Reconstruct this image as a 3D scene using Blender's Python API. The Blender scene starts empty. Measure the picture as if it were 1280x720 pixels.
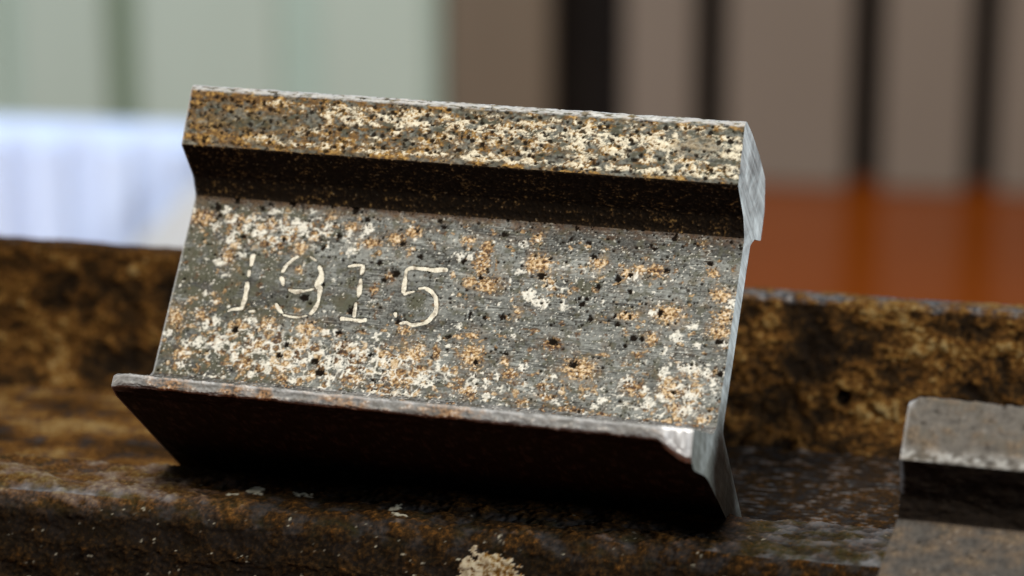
import bpy, bmesh, math, random
import numpy as np

# ------------------------------------------------------------------ camera, world, lamps, exposure
scene = bpy.context.scene
COL = scene.collection
R = math.radians
Z0 = 0.45                                   # height of the middle of the rail web above the floor
cam_d = bpy.data.cameras.new('camera')
cam = bpy.data.objects.new('camera', cam_d); COL.objects.link(cam)
scene.camera = cam
PITCH = R(16.15); DIST = 0.97
cam.location = (0.0, -math.cos(PITCH) * DIST, Z0 + math.sin(PITCH) * DIST)
cam.rotation_euler = (R(90) - PITCH, 0, 0)
cam_d.sensor_width = 36.0; cam_d.lens = 100.94
cam_d.clip_start = 0.02; cam_d.clip_end = 50
cam_d.dof.use_dof = True; cam_d.dof.focus_distance = 0.963; cam_d.dof.aperture_fstop = 4.9

world = bpy.data.worlds.new('World'); scene.world = world
world.use_nodes = True
bg = world.node_tree.nodes['Background']
bg.inputs['Color'].default_value = (0.75, 0.85, 1.0, 1); bg.inputs['Strength'].default_value = 0.036

def area(name, loc, target, sx, sy, power, color):
    d = bpy.data.lights.new(name, 'AREA'); d.shape = 'RECTANGLE'; d.size = sx; d.size_y = sy
    d.energy = power; d.color = color
    o = bpy.data.objects.new(name, d); COL.objects.link(o)
    from mathutils import Vector
    o.location = loc
    o.rotation_euler = (Vector(target) - Vector(loc)).to_track_quat('-Z', 'Y').to_euler()
    return o
area('key_lamp', (-0.28, -0.58, Z0 + 1.10), (0, 0, Z0), 0.34, 0.34, 20.5, (1.0, 0.94, 0.84))
area('wall_fill', (0.0, 1.10, Z0 + 1.30), (0.0, 1.6, 0), 1.5, 0.4, 16.0, (0.94, 0.97, 1.0))  # unseen fill light, added to brighten the wall
area('back_window', (-0.35, 2.1, Z0 + 0.95), (0, 0, Z0), 1.5, 0.5, 6.0, (0.56, 0.72, 1.0))
area('side_window', (1.42, -0.72, Z0 + 0.34), (0, 0, Z0), 0.30, 0.20, 27.0, (0.86, 0.94, 1.0))
lw = area('left_fill', (-1.5, 0.35, Z0 + 0.7), (-0.55, 1.55, 0.25), 0.7, 0.7, 8.5, (0.72, 0.84, 1.0))  # cool fill from out of view, added for the screen and left wall
lw.data.spread = R(95)

scene.view_settings.view_transform = 'Standard'
scene.view_settings.look = 'None'
scene.view_settings.exposure = 0.0; scene.view_settings.gamma = 1.0
scene.render.engine = 'CYCLES'
scene.cycles.use_denoising = True
scene.cycles.max_bounces = 6

# ------------------------------------------------------------------ numpy noise
F32 = np.float32
def _hash(ix, iy, seed):
    with np.errstate(over='ignore'):
        h = (ix.astype(np.int64) * 374761393 + iy.astype(np.int64) * 668265263 + seed * 1442695041) & 0xFFFFFFFF
        h = ((h ^ (h >> 13)) * 1274126177) & 0xFFFFFFFF
        h = ((h ^ (h >> 15)) * 2246822519) & 0xFFFFFFFF
        h = h ^ (h >> 16)
    return h
def rnd(ix, iy, seed):
    return (_hash(ix, iy, seed) & 0xFFFFFF).astype(F32) / F32(0xFFFFFF)
def perlin(x, y, seed=0):
    x0 = np.floor(x); y0 = np.floor(y)
    fx = (x - x0).astype(F32); fy = (y - y0).astype(F32)
    ix = x0.astype(np.int64); iy = y0.astype(np.int64)
    def g(dx, dy):
        a = rnd(ix + dx, iy + dy, seed) * F32(2 * math.pi)
        return np.cos(a) * (fx - dx) + np.sin(a) * (fy - dy)
    u = fx * fx * fx * (fx * (fx * 6 - 15) + 10); v = fy * fy * fy * (fy * (fy * 6 - 15) + 10)
    a = g(0, 0); b = g(1, 0); c = g(0, 1); d = g(1, 1)
    return 1.5 * ((a * (1 - u) + b * u) * (1 - v) + (c * (1 - u) + d * u) * v)
def fbm(x, y, seed=0, octs=4, gain=0.5):
    s = 0; a = 1.0; f = 1.0; tot = 0
    for i in range(octs):
        s = s + a * perlin(x * f + 17.3 * i, y * f - 9.1 * i, seed + i * 31); tot += a
        a *= gain; f *= 2.03
    return s / tot * 1.35
def vor(x, y, seed=0):
    ix = np.floor(x).astype(np.int64); iy = np.floor(y).astype(np.int64)
    f1 = np.full(x.shape, 9.0, F32); f2 = f1.copy(); idv = np.zeros(x.shape, F32)
    for dx in (-1, 0, 1):
        for dy in (-1, 0, 1):
            jx = ix + dx; jy = iy + dy
            px = jx + rnd(jx, jy, seed); py = jy + rnd(jx, jy, seed + 7)
            d = np.sqrt((px - x) ** 2 + (py - y) ** 2).astype(F32)
            nearer = d < f1
            f2 = np.where(nearer, f1, np.minimum(f2, d))
            idv = np.where(nearer, rnd(jx, jy, seed + 13), idv)
            f1 = np.where(nearer, d, f1)
    return f1, f2, idv
def sst(a, b, x):
    t = np.clip((x - a) / (b - a), 0, 1)
    return t * t * (3 - 2 * t)
def blobs(U, V, lst, grow=1.0, margin=0.0):
    """largest value of (1 - elliptic distance) over the listed spots, and the fifth number of the winning spot"""
    f = np.full(U.shape, -3.0, F32); val = np.zeros(U.shape, F32)
    for s in lst:
        ru = s[2] * grow + margin; rv = s[3] * grow + margin
        m = (np.abs(U - s[0]) < 3 * ru) & (np.abs(V - s[1]) < 3 * rv)
        if not m.any(): continue
        d = 1 - np.sqrt(((U[m] - s[0]) / ru) ** 2 + ((V[m] - s[1]) / rv) ** 2)
        old = f[m]; win = d > old
        f[m] = np.where(win, d, old)
        if len(s) > 4: val[m] = np.where(win, s[4], val[m])
    return f, val
def add_blobs(U, V, lst):
    f = np.zeros(U.shape, F32)
    for s in lst:
        m = (np.abs(U - s[0]) < 2.5 * s[2]) & (np.abs(V - s[1]) < 2.5 * s[3])
        f[m] += s[4] * np.exp(-((U[m] - s[0]) / s[2]) ** 2 - ((V[m] - s[1]) / s[3]) ** 2)
    return f

# ------------------------------------------------------------------ mesh helpers
def link(ob, parent=None):
    COL.objects.link(ob)
    if parent: ob.parent = parent
    return ob
def empty(name, label, cat, loc=(0, 0, 0), rot=None, group=None):
    o = bpy.data.objects.new(name, None); COL.objects.link(o)
    o.empty_display_size = 0.02
    o.location = loc
    if rot is not None: o.rotation_euler = rot
    o['label'] = label; o['category'] = cat
    if group: o['group'] = group
    return o
def mesh_from(name, co, quads, mat, parent=None, attrs=None, smooth=True):
    me = bpy.data.meshes.new(name)
    n = len(co); q = len(quads)
    me.vertices.add(n); me.vertices.foreach_set('co', np.ascontiguousarray(co, F32).ravel())
    me.loops.add(q * 4); me.loops.foreach_set('vertex_index', np.ascontiguousarray(quads, np.int32).ravel())
    me.polygons.add(q)
    me.polygons.foreach_set('loop_start', np.arange(0, q * 4, 4, dtype=np.int32))
    me.update(calc_edges=True)
    if smooth: me.polygons.foreach_set('use_smooth', np.ones(q, bool))
    for k, a in (attrs or {}).items():
        at = me.attributes.new(k, 'FLOAT_COLOR', 'POINT')
        at.data.foreach_set('color', np.ascontiguousarray(a, F32).ravel())
    me.materials.append(mat); me.update(); me.validate()
    return link(bpy.data.objects.new(name, me), parent)
def grid_quads(nt, nu, off=0):
    i = np.arange(nt - 1)[:, None] * nu + np.arange(nu - 1)[None, :]
    return (np.stack([i, i + 1, i + 1 + nu, i + nu], -1) + off).reshape(-1, 4)   # normal = d(u) x d(t)
def profile(corners, spacing):
    """corners: (a, b, radius) closed polygon; spacing(i) for the edge leaving corner i. Returns points and the edge index of each."""
    n = len(corners); P = [np.array(c[:2], float) for c in corners]
    ins, outs, arcs = [], [], []
    for i in range(n):
        p, a, b = P[i], P[i - 1], P[(i + 1) % n]; r = corners[i][2]
        d1 = (a - p) / np.linalg.norm(a - p); d2 = (b - p) / np.linalg.norm(b - p)
        ang = math.acos(max(-1, min(1, float(d1 @ d2))))
        if r <= 0 or ang > math.pi - 0.02: arcs.append([p]); continue
        t = min(r / math.tan(ang / 2), 0.48 * np.linalg.norm(a - p), 0.48 * np.linalg.norm(b - p))
        m = 9; k = np.linspace(0, 1, m)[:, None]
        s, e = p + d1 * t, p + d2 * t
        arcs.append(list((1 - k) ** 2 * s + 2 * k * (1 - k) * p + k ** 2 * e))
    pts = []; seg = []
    for i in range(n):
        line = arcs[i] + [arcs[(i + 1) % n][0]]
        half = len(arcs[i]) // 2
        for j in range(len(line) - 1):
            L = np.linalg.norm(line[j + 1] - line[j])
            e = i if j >= half else (i - 1) % n
            m = max(1, int(math.ceil(L / spacing(e))))
            for k in range(m):
                pts.append(line[j] + (line[j + 1] - line[j]) * k / m); seg.append(e)
    return np.array(pts), np.array(seg)
def box_bm(bm, lo, hi, bevel=0.0):
    r = bmesh.ops.create_cube(bm, size=1.0)
    for v in r['verts']:
        v.co = [lo[k] + (v.co[k] + 0.5) * (hi[k] - lo[k]) for k in range(3)]
    if bevel:
        es = list({e for v in r['verts'] for e in v.link_edges})
        bmesh.ops.bevel(bm, geom=es, offset=bevel, segments=2, affect='EDGES')
def bm_obj(name, bm, mat, parent=None, smooth=False):
    me = bpy.data.meshes.new(name); bm.to_mesh(me); bm.free()
    me.materials.append(mat)
    if smooth:
        for p in me.polygons: p.use_smooth = True
    return link(bpy.data.objects.new(name, me), parent)

# ------------------------------------------------------------------ materials
class NT:
    def __init__(s, name):
        s.m = bpy.data.materials.new(name); s.m.use_nodes = True
        s.t = s.m.node_tree; s.b = s.t.nodes['Principled BSDF']
    def n(s, kind, **kw):
        nd = s.t.nodes.new(kind)
        for k, v in kw.items(): setattr(nd, k, v)
        return nd
    def l(s, a, b): s.t.links.new(a, b)
    def put(s, sock, v):
        if isinstance(v, bpy.types.NodeSocket): s.l(v, sock)
        elif isinstance(v, (int, float)): sock.default_value = v
        else: sock.default_value = tuple(v) + ((1.0,) if len(v) == 3 else ())
    def mix(s, f, a, b):
        nd = s.n('ShaderNodeMix', data_type='RGBA')
        s.put(nd.inputs[0], f); s.put(nd.inputs[6], a); s.put(nd.inputs[7], b)
        return nd.outputs[2]
    def math(s, op, a, b=0.0, c=0.0, clamp=False):
        nd = s.n('ShaderNodeMath', operation=op, use_clamp=clamp)
        s.put(nd.inputs[0], a); s.put(nd.inputs[1], b); s.put(nd.inputs[2], c)
        return nd.outputs[0]
    def noise(s, scale, detail=4.0, rough=0.55, stretch=(1, 1, 1), dist=0.0):
        tc = s.n('ShaderNodeTexCoord'); mp = s.n('ShaderNodeMapping')
        mp.inputs['Scale'].default_value = stretch
        s.l(tc.outputs['Object'], mp.inputs['Vector'])
        nz = s.n('ShaderNodeTexNoise')
        nz.inputs['Scale'].default_value = scale; nz.inputs['Detail'].default_value = detail
        nz.inputs['Roughness'].default_value = rough; nz.inputs['Distortion'].default_value = dist
        s.l(mp.outputs['Vector'], nz.inputs['Vector'])
        return nz.outputs['Fac']
    def ramp(s, f, stops):
        nd = s.n('ShaderNodeValToRGB'); e = nd.color_ramp.elements
        while len(e) < len(stops): e.new(0.5)
        for el, (p, c) in zip(e, stops): el.position = p; el.color = tuple(c) + (1,)
        s.l(f, nd.inputs[0]); return nd.outputs[0]
    def bump(s, h, strength, dist):
        nd = s.n('ShaderNodeBump'); nd.inputs['Strength'].default_value = strength
        nd.inputs['Distance'].default_value = dist
        s.l(h, nd.inputs['Height']); s.l(nd.outputs[0], s.b.inputs['Normal'])

def weathered(name, grey_lo, grey_hi, rust_stops, paint_lo, paint_hi, olive, steel=(0.62, 0.63, 0.65), tone_gain=1.0, grain=0.22, rough=0.62, spec=0.5):
    """old paint and rust on rolled steel. Attribute wear_a = paint, rust, pits with painted shade, tone; wear_b = rust hue, olive grime, bare steel, free"""
    s = NT(name)
    A = s.n('ShaderNodeAttribute', attribute_name='wear_a'); B = s.n('ShaderNodeAttribute', attribute_name='wear_b')
    a = s.n('ShaderNodeSeparateColor'); b = s.n('ShaderNodeSeparateColor')
    s.l(A.outputs['Color'], a.inputs[0]); s.l(B.outputs['Color'], b.inputs[0])
    paint, rust, pit_shade, tone = a.outputs[0], a.outputs[1], a.outputs[2], A.outputs['Alpha']
    hue, oli, ground = b.outputs[0], b.outputs[1], b.outputs[2]
    fine = s.noise(1500, 3, 0.6); fine2 = s.noise(600, 4, 0.65)
    t2 = s.math('ADD', tone, s.math('MULTIPLY', s.math('SUBTRACT', fine, 0.5), grain * 2), clamp=True)
    c = s.mix(t2, grey_lo, grey_hi)
    c = s.mix(s.math('MULTIPLY', oli, s.math('ADD', 0.45, fine2), clamp=True), c, olive)
    h2 = s.math('ADD', hue, s.math('MULTIPLY', s.math('SUBTRACT', s.noise(850, 4, 0.65), 0.5), 1.15), clamp=True)
    c = s.mix(rust, c, s.ramp(h2, rust_stops))
    c = s.mix(paint, c, s.mix(fine2, paint_lo, paint_hi))
    c = s.mix(pit_shade, c, (0.009, 0.0062, 0.0042))
    c = s.mix(ground, c, steel)
    s.l(c, s.b.inputs['Base Color'])
    s.put(s.b.inputs['Metallic'], s.math('MULTIPLY', ground, 0.5))
    r = s.math('ADD', rough, s.math('MULTIPLY', fine2, 0.25))
    r = s.math('SUBTRACT', r, s.math('MULTIPLY', ground, 0.32))
    r = s.math('ADD', r, s.math('MULTIPLY', rust, 0.15), clamp=True)
    s.put(s.b.inputs['Roughness'], r)
    s.put(s.b.inputs['Specular IOR Level'], s.math('MULTIPLY', s.math('SUBTRACT', 1.0, s.math('MULTIPLY', pit_shade, 0.9)), spec))
    s.bump(s.math('ADD', fine, fine2), 0.35, 0.00012)
    return s.m
def plain(name, lo, hi, scale, rough=0.5, stretch=(1, 1, 1), bump=0.0, bdist=0.001, detail=4.0, spec=0.5, coat=0.0):
    s = NT(name)
    f = s.noise(scale, detail, 0.6, stretch)
    s.l(s.ramp(f, [(0.3, lo), (0.7, hi)]), s.b.inputs['Base Color'])
    s.put(s.b.inputs['Roughness'], rough); s.put(s.b.inputs['Specular IOR Level'], spec)
    s.put(s.b.inputs['Coat Weight'], coat); s.b.inputs['Coat Roughness'].default_value = 0.18
    if bump: s.bump(f, bump, bdist)
    return s.m
def ground_steel(name, base):
    """end of a rail, sawn and ground: streaks across the face, shade painted in towards the foot"""
    s = NT(name)
    f = s.noise(420, 5, 0.7, (1, 1.0, 0.06), 0.4); g = s.noise(75, 4, 0.6, (1, 1, 1), 1.2)
    c = s.ramp(s.math('MULTIPLY', s.math('ADD', f, g), 0.5), [(0.34, [x * 0.42 for x in base]), (0.5, base), (0.62, [min(0.95, x * 1.45) for x in base])])
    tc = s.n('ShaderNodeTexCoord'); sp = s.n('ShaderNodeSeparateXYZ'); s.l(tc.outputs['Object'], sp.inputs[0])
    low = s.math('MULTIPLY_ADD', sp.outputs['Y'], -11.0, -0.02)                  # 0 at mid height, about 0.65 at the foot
    foot_shade = s.ramp(s.math('ADD', low, s.math('MULTIPLY', s.math('SUBTRACT', s.noise(110, 5, 0.7), 0.5), 1.1)), [(0.10, (0, 0, 0)), (0.62, (0.85, 0.85, 0.85))])
    c = s.mix(foot_shade, c, s.mix(s.noise(300, 4, 0.6), (0.060, 0.062, 0.046), (0.19, 0.19, 0.155)))  # darker foot end: shade painted into the steel colour
    s.l(c, s.b.inputs['Base Color'])
    s.put(s.b.inputs['Metallic'], 0.40)
    s.put(s.b.inputs['Roughness'], s.math('ADD', 0.30, s.math('MULTIPLY', g, 0.4)))
    s.bump(s.math('ADD', f, s.math('MULTIPLY', g, 2.0)), 0.7, 0.0008)
    return s.m

RUST_RAMP = [(0.0, (0.045, 0.020, 0.009)), (0.30, (0.13, 0.068, 0.028)), (0.55, (0.30, 0.175, 0.070)), (0.78, (0.50, 0.355, 0.19)), (1.0, (0.66, 0.52, 0.36))]
M_WEB = weathered('worn_grey_web', (0.026, 0.026, 0.022), (0.355, 0.37, 0.345), RUST_RAMP, (0.60, 0.56, 0.46), (0.86, 0.84, 0.77), (0.060, 0.060, 0.034))
HEAD_RAMP = [(0.0, (0.030, 0.016, 0.006)), (0.4, (0.14, 0.070, 0.016)), (0.7, (0.36, 0.21, 0.055)), (1.0, (0.52, 0.36, 0.15))]
M_HEAD = weathered('worn_golden_head', (0.026, 0.026, 0.020), (0.25, 0.255, 0.215), HEAD_RAMP, (0.58, 0.51, 0.35), (0.88, 0.83, 0.68), (0.045, 0.045, 0.022))
FOOT_RAMP = [(0.0, (0.009, 0.006, 0.004)), (0.4, (0.05, 0.028, 0.013)), (0.7, (0.38, 0.20, 0.08)), (1.0, (0.48, 0.34, 0.20))]
M_FOOT = weathered('worn_foot', (0.045, 0.044, 0.042), (0.36, 0.36, 0.355), FOOT_RAMP, (0.5, 0.48, 0.44), (0.75, 0.73, 0.70), (0.05, 0.045, 0.03))
BASE_RAMP = [(0.0, (0.007, 0.0045, 0.0028)), (0.35, (0.028, 0.0145, 0.005)), (0.62, (0.084, 0.036, 0.0085)), (0.85, (0.150, 0.078, 0.019)), (1.0, (0.21, 0.145, 0.062))]
M_BASE = weathered('heavily_rusted_steel', (0.014, 0.013, 0.013), (0.20, 0.21, 0.23), BASE_RAMP, (0.30, 0.27, 0.19), (0.60, 0.56, 0.45), (0.034, 0.032, 0.010), rough=0.92, spec=0.05, grain=0.12)
OFF_RAMP = [(0.0, (0.010, 0.006, 0.004)), (0.4, (0.085, 0.055, 0.032)), (0.7, (0.20, 0.135, 0.075)), (1.0, (0.34, 0.26, 0.18))]
M_OFF = weathered('dull_brown_offcut', (0.022, 0.017, 0.013), (0.150, 0.132, 0.110), OFF_RAMP, (0.26, 0.25, 0.23), (0.48, 0.48, 0.46), (0.06, 0.05, 0.03))
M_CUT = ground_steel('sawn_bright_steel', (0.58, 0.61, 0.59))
M_NUM = plain('white_stamp_paint', (0.52, 0.47, 0.36), (0.80, 0.76, 0.65), 700, 0.6, bump=0.4, bdist=0.0002)
def chip_numeral_paint():
    s = NT.__new__(NT); s.m = M_NUM; s.t = M_NUM.node_tree; s.b = s.t.nodes['Principled BSDF']
    old = s.b.inputs['Base Color'].links[0].from_socket
    f = s.ramp(s.noise(420, 4, 0.6), [(0.50, (0, 0, 0)), (0.72, (1, 1, 1))])
    s.l(s.mix(f, old, (0.12, 0.085, 0.05)), s.b.inputs['Base Color'])
chip_numeral_paint()

# ------------------------------------------------------------------ spots read off the web face: (along, up, half width, half height, value) in mm
RUST = [(-116.79, 16.42, 5.56, 3.58, 0.6),(-90.56, 15.19, 2.22, 2.39, 0.8),(-77.85, 7.95, 2.78, 2.99, 0.9),(-69.33, 21.3, 2.5, 2.69, 0.8),(-73.87, 12.59, 1.94, 2.09, 0.8),(-103.82, 2.93, 2.5, 3.58, 0.8),(-76.56, -0.2, 1.67, 1.49, 0.9),(-102.47, 17.3, 1.94, 1.79, 0.5),(-81.49, 14.72, 1.67, 1.79, 0.6),(-52.6, 12.26, 3.61, 2.39, 0.8),(-43.98, 14.22, 3.61, 2.99, 0.9),(-38.49, 17.13, 3.06, 2.39, 0.85),(-61.07, 17.37, 2.78, 1.79, 0.8),(-18.55, 15.79, 2.78, 1.79, 0.9),(-11.25, 13.69, 2.78, 2.99, 0.7),(-11.81, 7.92, 3.33, 5.97, 0.75),(-14.98, 1.04, 2.5, 2.39, 1.0),(-8.59, 0.42, 4.44, 3.58, 0.8),(5.51, 9.44, 2.22, 4.48, 0.9),(-48.54, -4.97, 2.22, 2.39, 0.5),(-43.53, -0.0, 2.5, 2.39, 0.3),(8.95, 9.15, 3.89, 4.18, 0.85),(5.91, 19.09, 2.22, 2.39, 0.9),(28.72, 11.48, 3.33, 2.39, 1.0),(38.67, 8.8, 2.78, 2.39, 0.9),(43.09, 10.37, 2.78, 2.09, 1.0),(48.91, 10.3, 3.89, 2.39, 0.5),(63.7, 21.94, 1.11, 1.79, 0.9),(67.92, 11.39, 2.22, 1.79, 0.9),(71.93, 3.56, 3.89, 2.99, 1.0),(55.08, -4.69, 5.56, 3.88, 0.95),(41.41, -6.53, 3.89, 1.79, 1.0),(74.27, -4.07, 3.33, 3.58, 1.0),(-104.05, -14.56, 1.67, 1.79, 0.8),(-109.1, -19.58, 2.22, 2.39, 0.8),(-117.59, -21.58, 3.33, 4.18, 0.9),(-112.21, -34.68, 3.61, 2.69, 0.85),(-94.32, -22.74, 2.22, 2.69, 0.7),(-84.27, -21.5, 3.89, 2.39, 0.8),(-86.35, -28.9, 3.89, 1.79, 0.55),(-88.55, -35.68, 2.78, 2.99, 0.8),(-75.25, -36.17, 3.06, 2.99, 0.85),(-70.57, -27.4, 3.33, 2.39, 0.9),(-68.71, -21.54, 2.78, 2.99, 0.9),(-63.68, -37.12, 1.94, 1.79, 0.85),(-56.21, -26.62, 2.22, 1.49, 0.8),(-77.25, -30.12, 2.22, 1.19, 0.8),(-29.18, -26.69, 4.17, 3.88, 0.9),(-33.48, -35.91, 3.89, 3.58, 0.9),(-26.35, -31.99, 3.06, 1.49, 0.6),(-9.32, -25.37, 4.72, 4.48, 0.85),(-15.39, -19.19, 2.22, 1.19, 0.9),(-10.73, -18.46, 2.5, 1.49, 0.9),(-34.55, -18.93, 2.78, 1.79, 0.8),(-22.05, -25.42, 1.67, 2.39, 0.6),(-8.75, -37.84, 3.61, 2.09, 0.7),(4.98, -30.97, 3.89, 2.39, 0.6),(3.66, -8.56, 1.39, 1.49, 1.0),(2.16, -26.59, 1.94, 1.79, 0.9),(-48.89, -37.43, 3.33, 2.39, 0.8),(-47.45, -29.63, 1.67, 2.99, 0.6),(-53.38, -26.35, 1.67, 1.79, 0.8),(10.97, -40.19, 2.78, 1.19, 0.8),(17.43, -19.0, 4.17, 2.99, 0.25),(28.34, -26.95, 6.11, 4.18, 1.0),(46.91, -31.15, 3.89, 2.69, 0.5),(59.68, -31.31, 3.89, 3.58, 0.9),(67.53, -25.12, 1.67, 1.79, 0.9),(50.93, -13.79, 2.5, 2.39, 0.95),(72.99, -9.39, 3.89, 2.69, 1.0),(46.82, -19.96, 2.22, 1.49, 0.7),(63.97, -37.41, 3.33, 2.39, 0.45),(71.38, -40.04, 2.5, 1.79, 0.5),(17.97, -37.76, 3.89, 1.19, 0.7),(26.88, -41.16, 5.56, 1.19, 0.4),(38.47, -41.7, 3.33, 0.9, 0.5),(-74.58, -40.26, 2.78, 1.49, 0.7)]
WHITE = [(-120.45, 18.93, 0.83, 2.09),(-110.91, 13.48, 2.5, 1.49),(-108.47, 19.61, 1.67, 2.69),(-105.06, 16.77, 1.11, 2.39),(-106.17, 0.26, 3.33, 1.79),(-103.24, -4.4, 2.5, 1.19),(-104.4, 9.06, 1.67, 3.28),(-99.11, 3.34, 2.78, 1.19),(-78.28, 14.99, 3.06, 3.88),(-82.12, 17.45, 2.5, 1.79),(-90.67, 20.77, 2.78, 1.79),(-76.6, 21.94, 1.67, 1.19),(-69.83, 16.94, 1.67, 2.39),(-99.23, 13.84, 1.39, 3.58),(-95.56, 12.29, 2.5, 1.49),(-61.49, 13.95, 1.39, 3.28),(-59.06, 8.35, 2.78, 1.79),(-54.87, 17.28, 2.5, 2.69),(-56.3, 14.39, 1.39, 1.49),(-20.22, 9.9, 2.22, 1.79),(-16.5, 9.92, 1.11, 2.09),(1.12, 15.97, 2.5, 1.79),(2.52, 5.89, 3.06, 1.49),(6.61, -2.08, 3.33, 3.28),(10.99, -4.34, 3.89, 2.99),(18.91, -4.8, 2.22, 2.39),(41.6, 7.88, 1.94, 2.69),(49.86, -4.59, 2.22, 2.09),(75.88, 1.01, 2.22, 2.69),(63.06, -8.3, 2.5, 1.19),(-102.96, -21.44, 1.94, 3.28),(-107.7, -30.03, 2.78, 2.99),(-100.22, -30.22, 2.5, 3.88),(-89.9, -20.22, 2.78, 2.09),(-89.07, -26.16, 1.11, 2.39),(-119.11, -27.49, 2.5, 2.09),(-108.96, -11.65, 1.39, 1.49),(-93.22, -33.45, 1.67, 1.79),(-70.47, -40.44, 2.78, 1.49),(-85.79, -39.88, 2.5, 1.49),(-81.53, -35.6, 2.5, 2.69),(-62.73, -22.18, 2.5, 2.39),(-25.4, -35.12, 3.89, 1.79),(-23.19, -37.53, 4.17, 0.9),(-21.84, -20.98, 1.11, 2.09),(-20.47, -30.25, 1.11, 2.99),(-2.68, -34.62, 1.39, 2.69),(-1.7, -39.45, 3.06, 1.19),(0.44, -32.0, 1.67, 1.79),(8.58, -28.0, 2.22, 1.79),(-15.61, -15.37, 1.67, 1.49),(6.34, -3.58, 2.5, 1.49),(59.14, -12.43, 3.06, 2.69),(64.13, -8.2, 2.5, 1.79),(66.83, -14.58, 1.94, 1.49),(65.07, -23.36, 5.28, 2.39),(70.83, -23.94, 2.22, 2.69),(56.75, -25.32, 2.5, 2.99),(51.65, -31.82, 1.67, 2.09),(53.55, -36.47, 3.33, 2.39),(66.59, -32.32, 3.61, 2.09),(65.91, -37.77, 3.89, 2.39),(55.96, -17.64, 1.11, 2.39),(22.35, -39.04, 1.94, 1.19),(37.6, -36.94, 2.78, 1.79),(35.33, -39.45, 1.94, 1.19),(44.9, -29.06, 2.5, 1.19),(77.57, -30.66, 1.11, 1.49),(77.0, -23.9, 0.83, 1.79),(-111.71, -30.72, 1.67, 2.69),(-105.81, -23.21, 1.39, 2.69),(-111.76, -38.84, 2.22, 1.49),(-51.81, -25.61, 2.78, 1.19),(-43.97, -21.89, 1.67, 2.39),(-46.93, -28.1, 2.22, 1.49),(-39.7, -30.95, 1.11, 2.39),(-55.28, -33.34, 2.22, 1.49),(-58.26, -38.06, 2.5, 1.19),(-66.43, -31.46, 1.11, 2.69),(-69.66, -33.85, 2.22, 1.19),(75.55, -13.46, 2.22, 1.49),(73.81, -27.35, 1.67, 2.39),(19.87, -30.37, 1.39, 1.19),(3.43, -17.41, 1.39, 1.19),(-18.02, -22.97, 1.39, 1.19)]
PITS = [(-112.11, 20.88, 1.94, 2.09),(-105.28, 23.94, 1.39, 1.49),(-110.77, 17.86, 1.11, 1.19),(-84.56, 24.08, 1.67, 1.19),(-85.03, 10.71, 1.11, 1.19),(-95.38, 21.63, 1.39, 1.19),(-100.27, 10.65, 1.39, 0.9),(-65.24, 13.63, 1.11, 1.49),(-69.79, 8.95, 1.11, 1.19),(-56.18, 20.55, 1.39, 1.49),(-61.03, 23.84, 1.67, 2.39),(-29.96, 22.13, 1.39, 0.9),(-28.1, 20.15, 1.39, 0.9),(-6.08, 19.28, 1.67, 1.19),(-34.31, 8.37, 1.39, 1.49),(-41.65, 12.9, 1.67, 1.19),(-48.39, 5.02, 1.39, 1.19),(-11.64, 2.84, 1.11, 1.19),(-18.73, 8.22, 1.11, 1.49),(26.37, 13.66, 1.39, 1.19),(36.03, 6.49, 1.67, 1.79),(40.13, 8.34, 1.11, 1.19),(52.11, 10.87, 1.39, 1.19),(66.53, 14.8, 1.67, 1.19),(40.95, 2.22, 1.11, 1.19),(52.29, -4.36, 1.11, 2.09),(28.85, -8.87, 1.11, 1.19),(42.28, -6.75, 0.83, 1.19),(37.07, -6.94, 0.83, 1.19),(38.41, -9.73, 1.39, 0.9),(25.1, -3.64, 1.94, 1.19),(26.42, -1.75, 1.11, 0.9),(23.9, -1.69, 0.83, 0.9),(29.72, 2.97, 1.11, 1.49),(23.79, 18.51, 1.39, 0.9),(9.41, 5.31, 1.94, 1.79),(-7.85, -11.69, 1.11, 1.19),(-1.53, -10.81, 1.39, 1.49),(-12.76, -11.26, 0.56, 2.09),(-7.75, -27.55, 1.11, 1.19),(-19.01, -19.53, 1.39, 0.9),(-45.04, -28.81, 1.11, 0.9),(1.87, -23.7, 2.22, 0.6),(44.68, -14.09, 1.67, 1.49),(47.43, -14.12, 1.11, 1.19),(25.85, -25.45, 2.22, 1.79),(42.23, -17.22, 0.83, 0.9),(60.84, -31.76, 0.83, 1.19),(75.15, -24.08, 1.39, 1.19),(73.55, -12.79, 1.94, 1.19),(-95.2, -24.03, 1.94, 1.79),(-61.48, -36.61, 2.5, 1.79),(-75.44, -27.86, 1.11, 1.19),(-57.89, -21.72, 1.67, 0.9),(-77.41, -31.93, 1.67, 1.19),(-64.11, -32.72, 1.67, 1.49),(-41.85, 1.66, 2.22, 1.79),(-45.61, -1.09, 1.67, 1.49),(17.54, -18.12, 2.5, 1.79),(17.43, 19.47, 0.83, 0.9),(18.98, 23.21, 1.11, 0.9),(28.89, 25.85, 1.11, 0.9),(46.94, 18.42, 1.11, 0.9),(45.37, 19.47, 0.83, 0.9),(53.14, 22.52, 1.39, 0.9),(-68.18, -4.63, 2.22, 2.69),(-72.78, -10.19, 2.5, 1.79),(-54.54, -13.33, 2.78, 2.09),(-37.49, -15.94, 1.39, 1.19)]
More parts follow.
